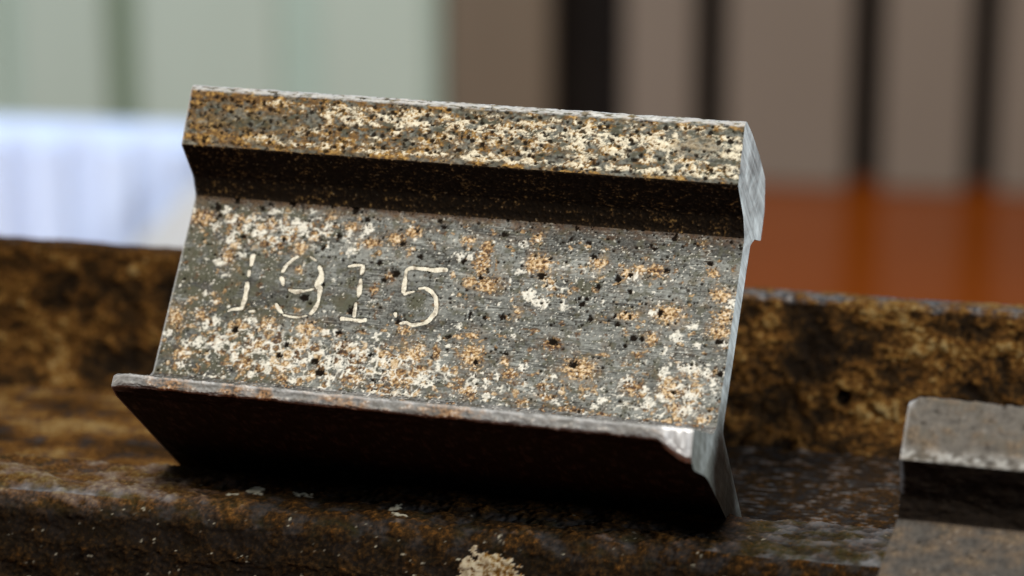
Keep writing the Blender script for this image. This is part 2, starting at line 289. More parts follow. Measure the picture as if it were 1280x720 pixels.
OLIVE = [(-115.95, 10.56, 5.0, 3.28, 1.0),(-112.94, -4.03, 5.56, 3.58, 1.0),(-119.57, -7.7, 4.44, 2.39, 0.8),(-101.05, -9.71, 4.44, 2.99, 1.0),(-114.03, -11.8, 5.56, 2.69, 0.8),(25.72, 2.02, 4.44, 2.99, 0.9),(-58.04, -10.65, 4.44, 4.18, 0.9),(-67.93, -12.16, 3.33, 2.69, 0.7),(-32.51, -8.32, 3.89, 4.18, 0.7),(-56.9, -2.71, 2.78, 2.99, 0.5),(-124.43, -0.41, 3.33, 2.99, 0.9),(-117.77, 3.26, 6.11, 1.79, 0.8),(-81.46, -35.89, 2.78, 2.99, 0.4)]
TONE = [(-26.65, 18.74, 11.11, 4.78, -0.5),(-14.73, 16.72, 16.67, 2.99, 0.2),(13.26, 19.11, 22.22, 5.97, -0.4),(-34.57, 1.4, 11.11, 4.18, 0.25),(-1.73, 8.81, 5.56, 5.37, 0.3),(35.89, 18.06, 25.0, 4.78, -0.5),(-47.22, 6.33, 13.89, 2.69, 0.4),(-26.03, 15.76, 8.33, 2.69, 0.7),(20.63, 9.88, 6.94, 3.58, 0.6),(-61.56, 5.08, 12.5, 2.69, 0.5),(-95.28, 9.84, 6.94, 4.18, 0.4),(-90.77, 3.45, 11.11, 2.39, 0.6),(33.06, 2.98, 16.67, 4.18, -0.2),(8.93, -16.89, 22.22, 7.46, -0.25),(-9.67, -8.31, 16.67, 4.78, -0.15),(-83.78, -13.61, 13.89, 4.18, -0.35),(-76.15, -8.37, 5.56, 4.18, -0.4),(-90.77, -33.81, 5.56, 4.18, -0.2),(-79.85, -17.78, 25.0, 1.49, -0.5),(-101.61, -37.85, 11.11, 2.39, -0.2),(9.53, -34.28, 16.67, 2.99, 0.3),(26.41, -21.05, 16.67, 4.18, 0.1),(-25.04, -16.55, 11.11, 2.09, -0.4),(44.57, 0.49, 16.67, 2.99, 0.3),(35.0, 7.58, 25.0, 2.69, 0.35),(59.69, 8.31, 11.11, 2.69, 0.2),(-13.99, -42.41, 33.33, 2.09, -0.3),(63.13, 20.41, 11.11, 4.18, -0.5)]
NUMERALS = [('1', [[(-94.85, 4.33, 1.65), (-94.71, 2.23, 1.86), (-94.78, -0.36, 1.24)], [(-95.03, -1.79, 1.4), (-94.72, -4.24, 1.32)], [(-94.73, -6.1, 1.32), (-94.32, -8.96, 1.65), (-94.2, -12.66, 1.57), (-94.33, -15.92, 1.32), (-95.93, -16.44, 1.24), (-97.46, -16.67, 0.99), (-99.49, -17.69, 0.58)], [(-91.83, -17.08, 0.74), (-89.4, -16.62, 1.24)]]), ('9', [[(-78.06, 4.85, 1.07), (-80.01, 3.51, 1.24), (-81.75, 1.25, 1.32), (-82.89, -1.65, 1.16)], [(-82.89, -3.18, 1.4), (-81.87, -5.05, 1.65), (-81.19, -6.61, 0.83)], [(-78.97, -7.8, 1.03), (-76.38, -8.26, 1.65), (-73.78, -7.84, 1.16), (-71.25, -7.11, 0.66), (-69.82, -6.52, 0.58)], [(-70.11, 2.05, 0.99), (-68.43, -0.6, 1.82), (-68.4, -2.91, 2.48), (-69.31, -5.41, 2.06), (-67.89, -6.11, 1.82), (-67.48, -7.92, 1.44), (-67.42, -11.14, 1.03), (-67.9, -13.95, 1.73), (-69.62, -16.18, 1.24)], [(-70.34, -16.56, 0.5), (-72.9, -17.49, 0.74), (-76.46, -17.59, 0.74), (-79.06, -17.05, 0.74)], [(-79.14, -16.74, 0.66), (-81.35, -14.96, 1.49), (-82.56, -13.08, 1.03)], [(-73.99, 5.21, 0.66), (-71.39, 3.7, 0.83)]]), ('1', [[(-59.63, 2.68, 0.78), (-57.2, 3.29, 0.95), (-54.38, 3.63, 1.12)], [(-54.01, 3.66, 1.21), (-54.03, 1.63, 1.55), (-54.22, -0.04, 1.04)], [(-53.97, -1.37, 0.78), (-53.69, -4.14, 1.94), (-53.39, -6.52, 1.55), (-53.52, -8.26, 0.86)], [(-53.93, -10.17, 0.86), (-53.53, -13.25, 1.29), (-53.41, -15.87, 1.04)], [(-58.27, -16.56, 1.38), (-55.58, -16.55, 1.38), (-53.23, -16.67, 0.86), (-50.9, -16.74, 1.55), (-48.61, -16.24, 1.55)]]), ('5', [[(-23.68, 4.55, 1.47), (-26.81, 4.13, 1.9), (-30.0, 3.99, 1.38), (-33.71, 4.15, 1.12), (-36.93, 4.1, 1.29), (-38.37, 3.25, 1.12), (-38.28, 1.33, 1.12), (-38.0, -1.29, 1.38), (-37.86, -3.68, 1.99), (-37.88, -5.5, 1.12)], [(-37.57, -5.86, 1.08), (-36.1, -5.2, 0.95), (-33.77, -4.27, 0.52)], [(-32.84, -3.23, 0.86), (-30.41, -2.77, 1.04), (-27.64, -3.95, 1.55), (-25.75, -6.41, 1.38), (-24.94, -9.19, 1.38), (-25.25, -12.07, 1.99), (-26.61, -14.33, 1.55), (-29.0, -15.98, 1.29), (-32.07, -16.6, 1.21), (-34.74, -15.9, 1.29), (-36.91, -16.48, 0.6)], [(-38.51, -14.35, 0.86), (-39.34, -12.66, 1.55)]])]

# ------------------------------------------------------------------ the rail profile (up, out) in mm, web face at out = 0
SEGS = [  # corner up, out, radius | part and zone of the edge that leaves it | spacing class
    (27.0, -9.5, 3, 'head', 'back', 1),
    (31.5, -14.5, 2, 'head', 'back', 1),
    (35.8, -24.6, 1.0, 'head', 'back', 1),
    (46.5, -23.6, 4, 'head', 'back', 1),
    (55.8, -17.0, 5, 'head', 'crown', 1),
    (57.4, -2.0, 0, 'head', 'crown', 1),
    (57.3, 14.0, 0, 'head', 'crown', 0),
    (56.0, 26.9, 3.2, 'head', 'side', 0),
    (33.6, 22.9, 1.3, 'head', 'under', 0),
    (29.3, 7.6, 6.0, 'head', 'under', 0),
    (24.6, 1.0, 4.0, 'web', 'web', 0),
    (-42.5, -1.0, 2.5, 'foot', 'flange', 0),
    (-46.5, 3.0, 2.5, 'foot', 'flange', 0),
    (-55.8, 31.6, 1.2, 'foot', 'edge', 0),
    (-59.4, 30.4, 1.2, 'foot', 'sole', 0),
    (-61.0, 23.0, 3, 'foot', 'sole', 2),
    (-61.0, -66.0, 2, 'foot', 'back', 1),
    (-52.5, -66.0, 2, 'foot', 'back', 2),
    (-43.5, -26.0, 8, 'foot', 'back', 2),
    (-40.0, -11.0, 4, 'web', 'back', 2),
]
ZONES = ['back', 'crown', 'side', 'under', 'web', 'flange', 'edge', 'sole']
def rail_grid(u0, u1, du, cls):
    pts, seg = profile([s[:3] for s in SEGS], lambda e: cls[SEGS[e][5]])
    part = np.array([['head', 'web', 'foot'].index(SEGS[e][3]) for e in seg])
    zone = np.array([ZONES.index(SEGS[e][4]) for e in seg])
    nu = int(round((u1 - u0) / du)) + 1
    us = np.linspace(u0, u1, nu)
    d = np.roll(pts, -1, 0) - np.roll(pts, 1, 0); d /= np.linalg.norm(d, axis=1)[:, None]
    nrm = np.stack([d[:, 1], -d[:, 0]], 1)               # placeholder orientation, fixed below
    if (nrm[np.argmax(pts[:, 0])][0]) < 0: nrm = -nrm
    arc = np.concatenate([[0], np.cumsum(np.linalg.norm(np.diff(pts, axis=0), axis=1))])
    return pts, nrm, part, zone, arc, us

def runs(part):
    """consecutive profile index runs of one part (closed), each extended by the first point of the next run so that parts meet"""
    n = len(part); out = []
    start = [i for i in range(n) if part[i] != part[i - 1]]
    for k, s in enumerate(start):
        e = start[(k + 1) % len(start)]
        idx = [(s + j) % n for j in range(((e - s) % n) + 1)]
        out.append((int(part[s]), np.array(idx)))
    return out

def stroke_samples():
    res = []
    for ch, strokes in NUMERALS:
        for st in strokes:
            p = np.array(st); m = 14 * (len(p) - 1)
            t = np.linspace(0, len(p) - 1, m + 1); i = np.minimum(t.astype(int), len(p) - 2); f = (t - i)[:, None]
            res.append(p[i] * (1 - f) + p[i + 1] * f)
    return np.concatenate(res)

def wear_main(U, V, W, zone):
    n = U.shape
    Z = {k: (zone == i) for i, k in enumerate(ZONES)}
    paint = np.zeros(n, F32); rust = np.zeros(n, F32); pit_shade = np.zeros(n, F32); tone = np.full(n, 0.4, F32)
    hue = np.full(n, 0.4, F32); oli = np.zeros(n, F32); gr = np.zeros(n, F32); disp = np.zeros(n, F32)
    # ---- web
    m = Z['web'] | Z['flange']
    u, v = U[m], V[m]
    wu = u + 0.9 * fbm(u / 2.2, v / 2.2, 3, 3); wv = v + 0.9 * fbm(u / 2.2, v / 2.2, 4, 3)
    streak = fbm(u / 11, v / 0.42, 11, 3, 0.6); streak2 = fbm(u / 3.0, v / 0.22, 12, 2); broad = fbm(u / 16, v / 6, 13, 3)
    mott = fbm(u / 1.6, v / 1.2, 14, 4, 0.6)
    sm = sst(-0.2, 0.5, fbm(u / 14, v / 7, 10, 2)) * 0.75 + 0.25
    grit = fbm(u / 0.75, v / 0.6, 15, 2, 0.7)
    T = 0.30 + 0.10 * grit + sm * (0.66 * streak + 0.42 * streak2) + 0.28 * broad + 0.30 * mott + 0.30 * add_blobs(u, v, TONE)
    T = T - 0.12 * sst(14, 24, v) - 0.16 * sst(-70, -112, u) + 0.03 * sst(-40, 60, u)
    f, val = blobs(wu, wv, RUST, 0.98)
    rn = fbm(u / 1.3, v / 1.1, 21, 4, 0.62)
    RU = sst(-0.10, 0.34, f + 0.80 * rn - 0.06)
    halo = 0.26 * sst(-0.9, 0.25, f + 0.9 * fbm(u / 2.6, v / 2.2, 26, 4, 0.6)) + 0.16 * sst(0.0, 0.5, fbm(u / 7, v / 5, 27, 4))
    RU = np.maximum(RU, halo)
    H = np.clip(0.10 + 0.62 * val + 0.95 * fbm(u / 1.3, v / 1.1, 22, 3, 0.6), 0, 1)
    sr = fbm(u / 4.0, v / 3.2, 23, 4); low = sst(-14, -26, v)
    left = sst(-55, -95, u)
    RU2 = sst(0.38 - 0.14 * low - 0.08 * left, 0.54, sr + 0.26 * rn)
    RU = np.maximum(RU, 0.85 * RU2); H = H * (0.55 + 0.45 * sst(0.2, 0.7, RU)); H = np.where(RU2 > 0.2, np.minimum(H, 0.30 + 0.45 * sst(-0.3, 0.4, fbm(u / 2, v / 2, 24, 3)) + 0.25 * val), H)
    # white paint: spots, the worn net at lower left and lower right, sprinkles
    fw, _ = blobs(u + 1.2 * fbm(u / 1.5, v / 1.5, 31, 3), v + 1.2 * fbm(u / 1.5, v / 1.5, 32, 3), WHITE, 1.0)
    PW = sst(-0.04, 0.24, fw + 0.62 * fbm(u / 1.5, v / 1.2, 33, 4, 0.6) - 0.26)
    dens = np.clip(0.78 * np.exp(-((u + 85) / 34) ** 2 - ((v + 30) / 12) ** 2) + 0.75 * np.exp(-((u + 40) / 26) ** 2 - ((v + 34) / 10) ** 2)
                   + 0.50 * np.exp(-((u - 66) / 20) ** 2 - ((v + 33) / 14) ** 2) + 0.6 * np.exp(-((u + 95) / 22) ** 2 - ((v - 12) / 10) ** 2)
                   + 0.40 * np.exp(-((u - 15) / 40) ** 2 - ((v + 36) / 7) ** 2) + 0.45 * np.exp(-((u - 20) / 18) ** 2 - ((v - 4) / 10) ** 2)
                   + 0.35 * np.exp(-((u + 70) / 20) ** 2 - ((v - 14) / 8) ** 2), 0, 1.1)
    w2u = u + 0.8 * fbm(u / 2.6, v / 2.6, 34, 3); w2v = v + 0.8 * fbm(u / 2.6, v / 2.6, 35, 3)
    f1, f2, cid = vor(w2u / 3.5, w2v / 3.0, 5)
    net = sst(0.22, 0.07, (f2 - f1) + 0.26 * fbm(u / 2.0, v / 1.8, 36, 3)) * sst(0.10, 0.45, dens + 0.75 * fbm(u / 5, v / 4, 37, 3) - 0.34)
    spr = sst(0.46, 0.62, fbm(u / 2.4, v / 1.7, 38, 4, 0.5) + 0.20 * dens + 0.22 * fbm(u / 9, v / 6, 39, 2) - 0.08)
    cellgate = sst(0.10, 0.40, dens + 0.5 * fbm(u / 5, v / 4, 40, 3) - 0.2)
    infill = (cid > 0.42) * sst(0.10, 0.28, f2 - f1 + 0.2 * rn) * cellgate * 0.9
    RU = np.maximum(RU, infill); H = np.where(infill > 0.3, np.clip(0.15 + 0.75 * (cid - 0.42) / 0.58 + 0.7 * fbm(u / 1.2, v / 1.0, 25, 3), 0, 0.95), H)
    PW = np.maximum(PW, np.maximum(net, spr))
    # numerals: keep a quiet field round them, and a groove under the strokes
    PW = PW * np.clip(0.86 + 0.65 * fbm(u / 1.4, v / 1.1, 43, 4, 0.65), 0.2, 1)
    speck = sst(0.56, 0.70, fbm(u / 1.0, v / 0.75, 44, 2) + 0.16 * fbm(u / 8, v / 6, 45, 2) + 0.08 * dens)
    PW = np.maximum(PW, 0.75 * speck)
    S = stroke_samples(); num = np.zeros(u.shape, F32)
    near = (u > S[:, 0].min() - 4) & (u < S[:, 0].max() + 4) & (v > S[:, 1].min() - 4) & (v < S[:, 1].max() + 4)
    ii = np.where(near)[0]; dmin = np.full(len(ii), 9.0)
    for k in range(0, len(S), 40):
        dd = np.sqrt((u[ii][:, None] - S[k:k + 40, 0]) ** 2 + (v[ii][:, None] - S[k:k + 40, 1]) ** 2) - S[k:k + 40, 2] * 0.5
        dmin = np.minimum(dmin, dd.min(1))
    dn = np.full(u.shape, 9.0, F32); dn[ii] = dmin
    quiet = sst(0.9, 0.35, dn)
    inside = ((u > -103) & (u < -28) & (v < 9) & (v > -13)) * sst(4.0, 2.0, dn)
    PW = PW * (1 - 0.9 * quiet) * (1 - 0.75 * inside * (fw < 0.2)); RU = RU * (1 - 0.55 * inside * (1 - sst(0.1, 0.4, f)))
    T = T - 0.12 * sst(0.45, 0.10, dn) - 0.05 * inside
    # grime, pits
    fo, vo = blobs(wu, wv, OLIVE, 1.1)
    OL = sst(0.0, 0.5, fo + 0.5 * rn) * 0.98 + 0.85 * left * sst(-0.3, 0.3, fbm(u / 6, v / 4, 41, 3))
    OL = np.clip(OL + 0.55 * RU2 * (1 - RU) + 0.7 * sst(0.25, 0.5, fbm(u / 4, v / 3, 42, 4) + 0.1), 0, 1)
    fp, _ = blobs(u + 0.5 * fbm(u / 0.9, v / 0.9, 51, 2), v + 0.5 * fbm(u / 0.9, v / 0.9, 52, 2), PITS, 0.82, 0.12)
    PT = sst(0.0, 0.30, fp + 0.35 * fbm(u / 0.8, v / 0.8, 53, 2))
    g1, g2, gid = vor(u / 2.3 + 0.15 * rn, v / 1.9, 6)
    up = sst(-20, 16, v)
    sp = sst(0.02, -0.05, g1 - (0.05 + 0.26 * gid ** 4)) * (gid > 0.40 - 0.30 * up) * sst(-0.35, 0.25, fbm(u / 9, v / 7, 54, 2) + 0.4 * up - 0.12)
    h1, h2, hid = vor(u / 0.95, v / 0.8, 8)
    sp2 = sst(0.03, -0.05, h1 - 0.36 * hid ** 3) * (hid > 0.60) * sst(-0.25, 0.25, fbm(u / 7, v / 5, 55, 3) + 0.25 * up)
    PT = np.clip(np.maximum(PT, np.maximum(0.95 * sp, 0.9 * sp2)), 0, 1)
    PW = PW * (1 - PT)
    PT = PT * (1 - 0.8 * (dn < 0.1))
    topd = sst(20.0, 25.4, v + 3.0 * fbm(u / 4, v / 2.5, 57, 4))  # web top darkened: shade below the head painted into the rust
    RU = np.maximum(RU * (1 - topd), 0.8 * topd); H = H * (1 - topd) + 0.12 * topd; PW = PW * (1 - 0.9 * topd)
    paint[m], rust[m], pit_shade[m], tone[m], hue[m], oli[m] = PW, RU, PT, np.clip(T, 0, 1), H, OL
    disp[m] = 0.05 * streak2 + 0.05 * mott + 0.10 * PW + RU * (0.16 * rn - 0.04) - 0.55 * PT - 0.42 * sst(0.22, -0.05, dn) + 0.10 * broad
    # ---- head side and crown
    m = Z['side'] | Z['crown']
    u, v, w = U[m], V[m], W[m]
    k = (u + 121) / 198.0                                 # 0 left .. 1 right
    s = v + 0.25 * (26 - w) * 0
    wu = u + 1.0 * fbm(u / 2.5, v / 2.0, 61, 3); wv = v + 0.8 * fbm(u / 2.5, v / 2.0, 62, 3)
    big = fbm(u / 9, v / 4, 63, 3); med = fbm(u / 3.2, v / 2.0, 64, 4, 0.6); fin = fbm(u / 1.7, v / 1.3, 65, 3, 0.45)
    rid = 1 - np.abs(fbm(wu / 8.5, wv / 3.8, 66, 4, 0.5)) * 2.2
    f1, f2, cid = vor(wu / 2.6, wv / 2.0, 9)
    cell = sst(0.30, 0.08, f2 - f1 + 0.30 * fin)
    d = -0.42 + 0.48 * k + 0.50 * big
    d = d + 0.5 * np.exp(-((v - 49 + 4 * k) / 2.6) ** 2) * sst(0.12, 0.3, k) + 0.42 * np.exp(-((v - 36.4) / 1.1) ** 2) * sst(0.12, 0.25, k) - 0.75 * sst(51.3, 53.8, v) - 0.8 * sst(35.4, 34.4, v) - 0.5 * sst(0.16, 0.05, k)
    line = sst(0.17, 0.06, np.abs(fbm(wu / 7.5, wv / 3.3, 66, 4, 0.55)) + 0.10 * fin)
    line2 = sst(0.13, 0.05, np.abs(fbm(wu / 3.6, wv / 2.1, 73, 4, 0.55)) + 0.08 * fin)
    gate = sst(-0.10, 0.35, d + 0.8 * med + 0.12)
    PW = np.maximum(line * gate, 0.9 * line2 * sst(0.0, 0.4, d + 0.9 * big + 0.2 * med + 0.05))
    PW = np.maximum(PW, sst(0.36, 0.48, 0.75 * med + 0.35 * fin + 0.55 * d - 0.02))
    PW = PW * np.clip(0.88 + 0.75 * fbm(u / 1.8, v / 1.3, 74, 4, 0.65), 0.12, 1)
    RU = np.clip(sst(-0.35, 0.20, med + 0.5 * big + 0.30 - 0.40 * k), 0, 1)
    H = 0.34 + 0.30 * fin + 0.30 * big + 0.2 * med + 0.1 * k
    lt = np.exp(-((u + 101) / 17) ** 2 - ((v - 51) / 3.6) ** 2); RU = np.maximum(RU, sst(0.15, 0.5, lt + 0.3 * med)); H = H + 0.02 * lt
    lb = np.exp(-((v - 36) / 2.2) ** 2) * sst(0.75, 0.3, k); RU = np.maximum(RU, lb * 0.9); H = H + 0.12 * lb
    dk = np.exp(-((u + 96) / 22) ** 2 - ((v - 43.5) / 3.6) ** 2)
    OL = np.clip(sst(0.0, 0.35, fbm(u / 6, v / 3.6, 67, 4) + 0.15) * 0.9 + 0.9 * dk * sst(-0.3, 0.2, med), 0, 1)
    RU = RU * (1 - 0.8 * dk); PW = PW * (1 - 0.85 * dk)
    gb = np.clip(sst(0.05, 0.3, fbm(u / 7, v / 3.6, 68, 4) + 0.16 * k - 0.06), 0, 1)     # patches of bare blue-grey paint
    spot = np.exp(-((u - 62) / 8.5) ** 2 - ((v - 45.5) / 3.4) ** 2)
    gb = np.maximum(gb, sst(0.25, 0.5, spot + 0.2 * med)); PW = PW * (1 - 0.75 * sst(0.25, 0.5, spot + 0.25 * med))
    RU = RU * (1 - 0.65 * gb); OL = OL * (1 - 0.6 * gb)
    T = 0.36 + 0.5 * fin + 0.15 * fbm(u / 0.9, v / 0.8, 75, 2)
    g1, g2, gid = vor(u / 3.0, v / 2.4, 10)
    PT = sst(0.03, -0.06, g1 - 0.34 * gid ** 2 + 0.12 * fin) * (gid > 0.55) * 0.9
    PT = np.maximum(PT, 0.8 * sst(0.40, 0.56, fbm(u / 2.6, v / 1.8, 69, 3) + 0.12 * (1 - k)))
    PW = PW * (1 - PT)
    cr = sst(52.6, 54.0, v + 0.5 * fbm(u / 3, v / 3, 71, 3)) * (w < 27.5)      # the worn running edge: bright steel
    st = sst(-0.25, 0.15, fbm(u / 4.0, v / 0.9 + w / 3, 72, 4, 0.6) + 0.10) * cr
    gr[m] = 0.55 * st * (v > 53)
    PT = PT * (1 - st); RU = RU * (1 - 0.7 * cr); T = T + 0.3 * cr; PW = PW * (1 - cr)
    paint[m], rust[m], pit_shade[m], tone[m], hue[m], oli[m] = PW, RU, PT, np.clip(T, 0, 1), np.clip(H, 0, 1), OL
    disp[m] = 0.16 * med + 0.10 * fin + 0.14 * PW - 0.40 * PT + 0.25 * big
    # ---- hollow under the head: dark rust, its shade painted in too
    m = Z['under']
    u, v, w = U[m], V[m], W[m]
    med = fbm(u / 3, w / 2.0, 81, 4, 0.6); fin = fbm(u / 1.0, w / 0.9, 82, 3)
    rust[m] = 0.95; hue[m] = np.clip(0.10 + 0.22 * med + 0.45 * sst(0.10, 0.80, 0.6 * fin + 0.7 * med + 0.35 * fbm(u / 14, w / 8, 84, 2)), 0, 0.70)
    pit_shade[m] = 0.92 - 0.6 * sst(0.10, 0.7, 0.7 * fin + 0.65 * med + 0.25 * fbm(u / 14, w / 8, 84, 2)); tone[m] = 0.2
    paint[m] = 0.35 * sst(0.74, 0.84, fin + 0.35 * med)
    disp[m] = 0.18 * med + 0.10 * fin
    # ---- front edge of the foot, sole, back
    m = Z['edge'] | Z['sole']
    u, v, w = U[m], V[m], W[m]
    med = fbm(u / 5, (v + w) / 2.5, 91, 4, 0.6); fin = fbm(u / 1.2, (v + w) / 1.2, 92, 3); big = fbm(u / 14, v / 8, 93, 2)
    spots = np.exp(-((u + 66.5) / 3.2) ** 2) + 0.8 * np.exp(-((u + 78) / 4) ** 2) + 0.75 * np.exp(-((u + 100) / 7) ** 2) + 0.6 * np.exp(-((u + 4) / 12) ** 2) + 0.5 * np.exp(-((u + 40) / 12) ** 2)
    E = Z['edge'][m] | ((w > 29.0))
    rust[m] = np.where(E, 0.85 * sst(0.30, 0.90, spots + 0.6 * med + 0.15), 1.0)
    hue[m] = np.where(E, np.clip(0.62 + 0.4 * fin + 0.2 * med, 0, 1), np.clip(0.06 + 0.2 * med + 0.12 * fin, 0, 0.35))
    pit_shade[m] = np.where(E, 0.0, np.clip(0.72 - 0.6 * sst(0.1, 0.6, med + 0.4 * fin), 0, 1))  # sole darkened: shade beneath the foot painted through this mask
    tone[m] = np.clip(0.66 + 0.5 * med + 0.3 * big + 0.2 * fin, 0, 1)
    oli[m] = 0.5 * sst(0.0, 0.5, big + 0.4 * fin)
    paint[m] = np.where(E, 0.8 * sst(0.30, 0.6, 0.6 * fin + 0.7 * med), 0)
    top = (v > -56.7) & (w > 29)
    gr[m] = np.where(top, 0.32 * sst(-0.3, 0.3, med + 0.3), 0)
    disp[m] = 0.34 * med + 0.20 * big + 0.14 * fin
    m = Z['back']
    med = fbm(U[m] / 6, (V[m] + W[m]) / 5, 95, 4)
    rust[m] = 0.9; hue[m] = np.clip(0.25 + 0.3 * med, 0, 0.7)
    return paint, rust, pit_shade, tone, hue, oli, gr, disp

def wear_offcut(U, V, W, zone):
    S = np.where(zone == ZONES.index('web'), V, V + W)
    big = fbm(U / 14, S / 7, 201, 3); med = fbm(U / 4, S / 3, 202, 4, 0.6); fin = fbm(U / 1.4, S / 1.3, 203, 3)
    side = (zone == ZONES.index('side')); und = (zone == ZONES.index('under')); web = (zone == ZONES.index('web'))
    paint = 0.6 * sst(0.42, 0.80, fin * 0.35 + 0.8 * med) + side * 0.8 * sst(0.1, 0.5, med + 0.3) * np.exp(-((V - 35.5) / 2.0) ** 2)
    paint = np.where(und, 0, np.clip(paint, 0, 1))
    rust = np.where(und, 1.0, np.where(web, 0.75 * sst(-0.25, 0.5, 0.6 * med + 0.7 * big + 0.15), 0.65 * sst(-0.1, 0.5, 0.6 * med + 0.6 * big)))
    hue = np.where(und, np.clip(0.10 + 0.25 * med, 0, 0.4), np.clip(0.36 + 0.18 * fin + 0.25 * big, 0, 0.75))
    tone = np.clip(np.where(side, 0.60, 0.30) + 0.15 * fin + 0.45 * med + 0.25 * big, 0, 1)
    pit_shade = np.where(und, 0.88, 0.6 * sst(0.30, 0.65, fbm(U / 3.5, S / 2.6, 204, 4)))  # hollow under this head painted near black to carry its shade
    oli = 0.4 * sst(0, 0.4, big)
    gr = np.zeros(U.shape, F32)
    disp = 0.35 * med + 0.18 * fin + 0.45 * big - 0.35 * pit_shade
    return paint, rust, pit_shade, tone, hue, oli, gr, disp

def build_rail(root, u0, u1, du, cls, wear, mats, finish):
    pts, nrm, part, zone, arc, us = rail_grid(u0, u1, du, cls)
    nt, nu = len(pts), len(us)
    U = np.broadcast_to(us[None, :], (nt, nu)).astype(F32); V = np.broadcast_to(pts[:, :1], (nt, nu)).astype(F32); W = np.broadcast_to(pts[:, 1:], (nt, nu)).astype(F32)
    ZN = np.broadcast_to(zone[:, None], (nt, nu))
    paint, rust, pit_shade, tone, hue, oli, gr, disp = wear(U, V, W, ZN)
    fade = np.minimum(1, np.minimum(us - u0, u1 - us) / 0.9).clip(0, 1)[None, :]
    disp = disp * fade
    X = U.copy(); Y = V + disp * nrm[:, :1]; Zc = W + disp * nrm[:, 1:]
    X, Y, Zc, gr, paint = finish(X, Y, Zc, gr, paint)
    co = np.stack([X, Y, Zc], -1).astype(F32) * 0.001
    wa = np.stack([paint, rust, pit_shade, tone], -1).astype(F32); wb = np.stack([hue, oli, gr, np.zeros_like(gr)], -1).astype(F32)
    names = ['head', 'web', 'foot']; obs = {}
    groups = {}
    for p, idx in runs(part): groups.setdefault(p, []).append(idx)
    for p, lst in groups.items():
        cs, qs, a_, b_ = [], [], [], []; off = 0
        for idx in lst:
            cs.append(co[idx].reshape(-1, 3)); a_.append(wa[idx].reshape(-1, 4)); b_.append(wb[idx].reshape(-1, 4))
            q = grid_quads(len(idx), nu, off); off += len(idx) * nu
            qs.append(q[:, ::-1])
        obs[names[p]] = mesh_from(names[p], np.concatenate(cs), np.concatenate(qs), mats[p], root, {'wear_a': np.concatenate(a_), 'wear_b': np.concatenate(b_)})
    return obs, co

def end_cap(name, loop, mat, parent, flip):
    bm = bmesh.new()
    keep = [loop[0]]
    for p in loop[1:]:
        if np.linalg.norm(p - keep[-1]) > 0.0006: keep.append(p)
    vs = [bm.verts.new(p) for p in keep]
    f = bm.faces.new(vs); f.normal_update()
    if flip: f.normal_flip()
    bmesh.ops.triangulate(bm, faces=[f])
    return bm_obj(name, bm, mat, parent)

YAW = R(17.1); LEAN = R(39.8)
from mathutils import Matrix, Vector, Euler
def rail_matrix(yaw, lean):
    u = Vector((math.cos(yaw), -math.sin(yaw), 0)); n = Vector((-math.sin(yaw), -math.cos(yaw), 0)); z = Vector((0, 0, 1))
    v = -math.sin(lean) * n + math.cos(lean) * z; w = math.cos(lean) * n + math.sin(lean) * z
    return Matrix((u, v, w)).transposed(), u, n, v, w
M3, ru_, rn_, rv_, rw_ = rail_matrix(YAW, LEAN)

# ---- the dated offcut
def finish_main(X, Y, Z, gr, paint):
    k = ((X + 121.3) / 198.2).clip(0, 1)
    X = X + k * (-0.0184 * Y)                                   # the saw cut is a little out of square
    # a lip left by the saw at the right front of the foot, ground bright
    lip = sst(64.5, 77.0, X) * (Y < -57.0) * sst(-2.0, 26.0, Z)
    front = (Y < -45) & (Z > 27.0)
    gr = np.where(front, np.maximum(gr, sst(66.5, 69.5, X + 0.5 * (Y + 58)) * 0.95), gr)
    paint = np.where(front, paint * (1 - sst(66.5, 69.5, X)), paint)
    Y = Y - 5.0 * lip; Z = Z - 1.5 * lip * (Z > 20)
    # blunted corner at the left front of the foot
    sl = ((-113.0 - X) / 8.3).clip(0, 1) * (Y < -45) * ((Z - 22) / 10).clip(0, 1)
    Z = Z - 3.2 * sl ** 2.2; Y = Y - 0.6 * sl ** 2
    gr = np.maximum(gr, 0.35 * sl * (Z > 26))
    edge = ((-120.6 - X) / 0.7).clip(0, 1)
    gr = np.maximum(gr, 0.5 * edge)
    return X, Y, Z, gr, paint
rail = empty('rail_offcut', 'rusty grey rail offcut stamped 1915 in white, lying tilted back on the big rusty rail', 'rail section',
             tuple(Vector((0, 0, Z0)) + rv_ * -0.061), M3.to_euler())
FINE = 0.30
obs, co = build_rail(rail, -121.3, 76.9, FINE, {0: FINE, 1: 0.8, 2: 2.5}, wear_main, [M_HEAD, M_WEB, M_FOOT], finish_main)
for o in obs.values(): o.location = (0, 0.061, 0)
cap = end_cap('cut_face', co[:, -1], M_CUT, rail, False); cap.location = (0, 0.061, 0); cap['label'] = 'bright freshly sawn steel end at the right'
cap2 = end_cap('end_face', co[:, 0], M_FOOT, rail, True); cap2.location = (0, 0.061, 0)

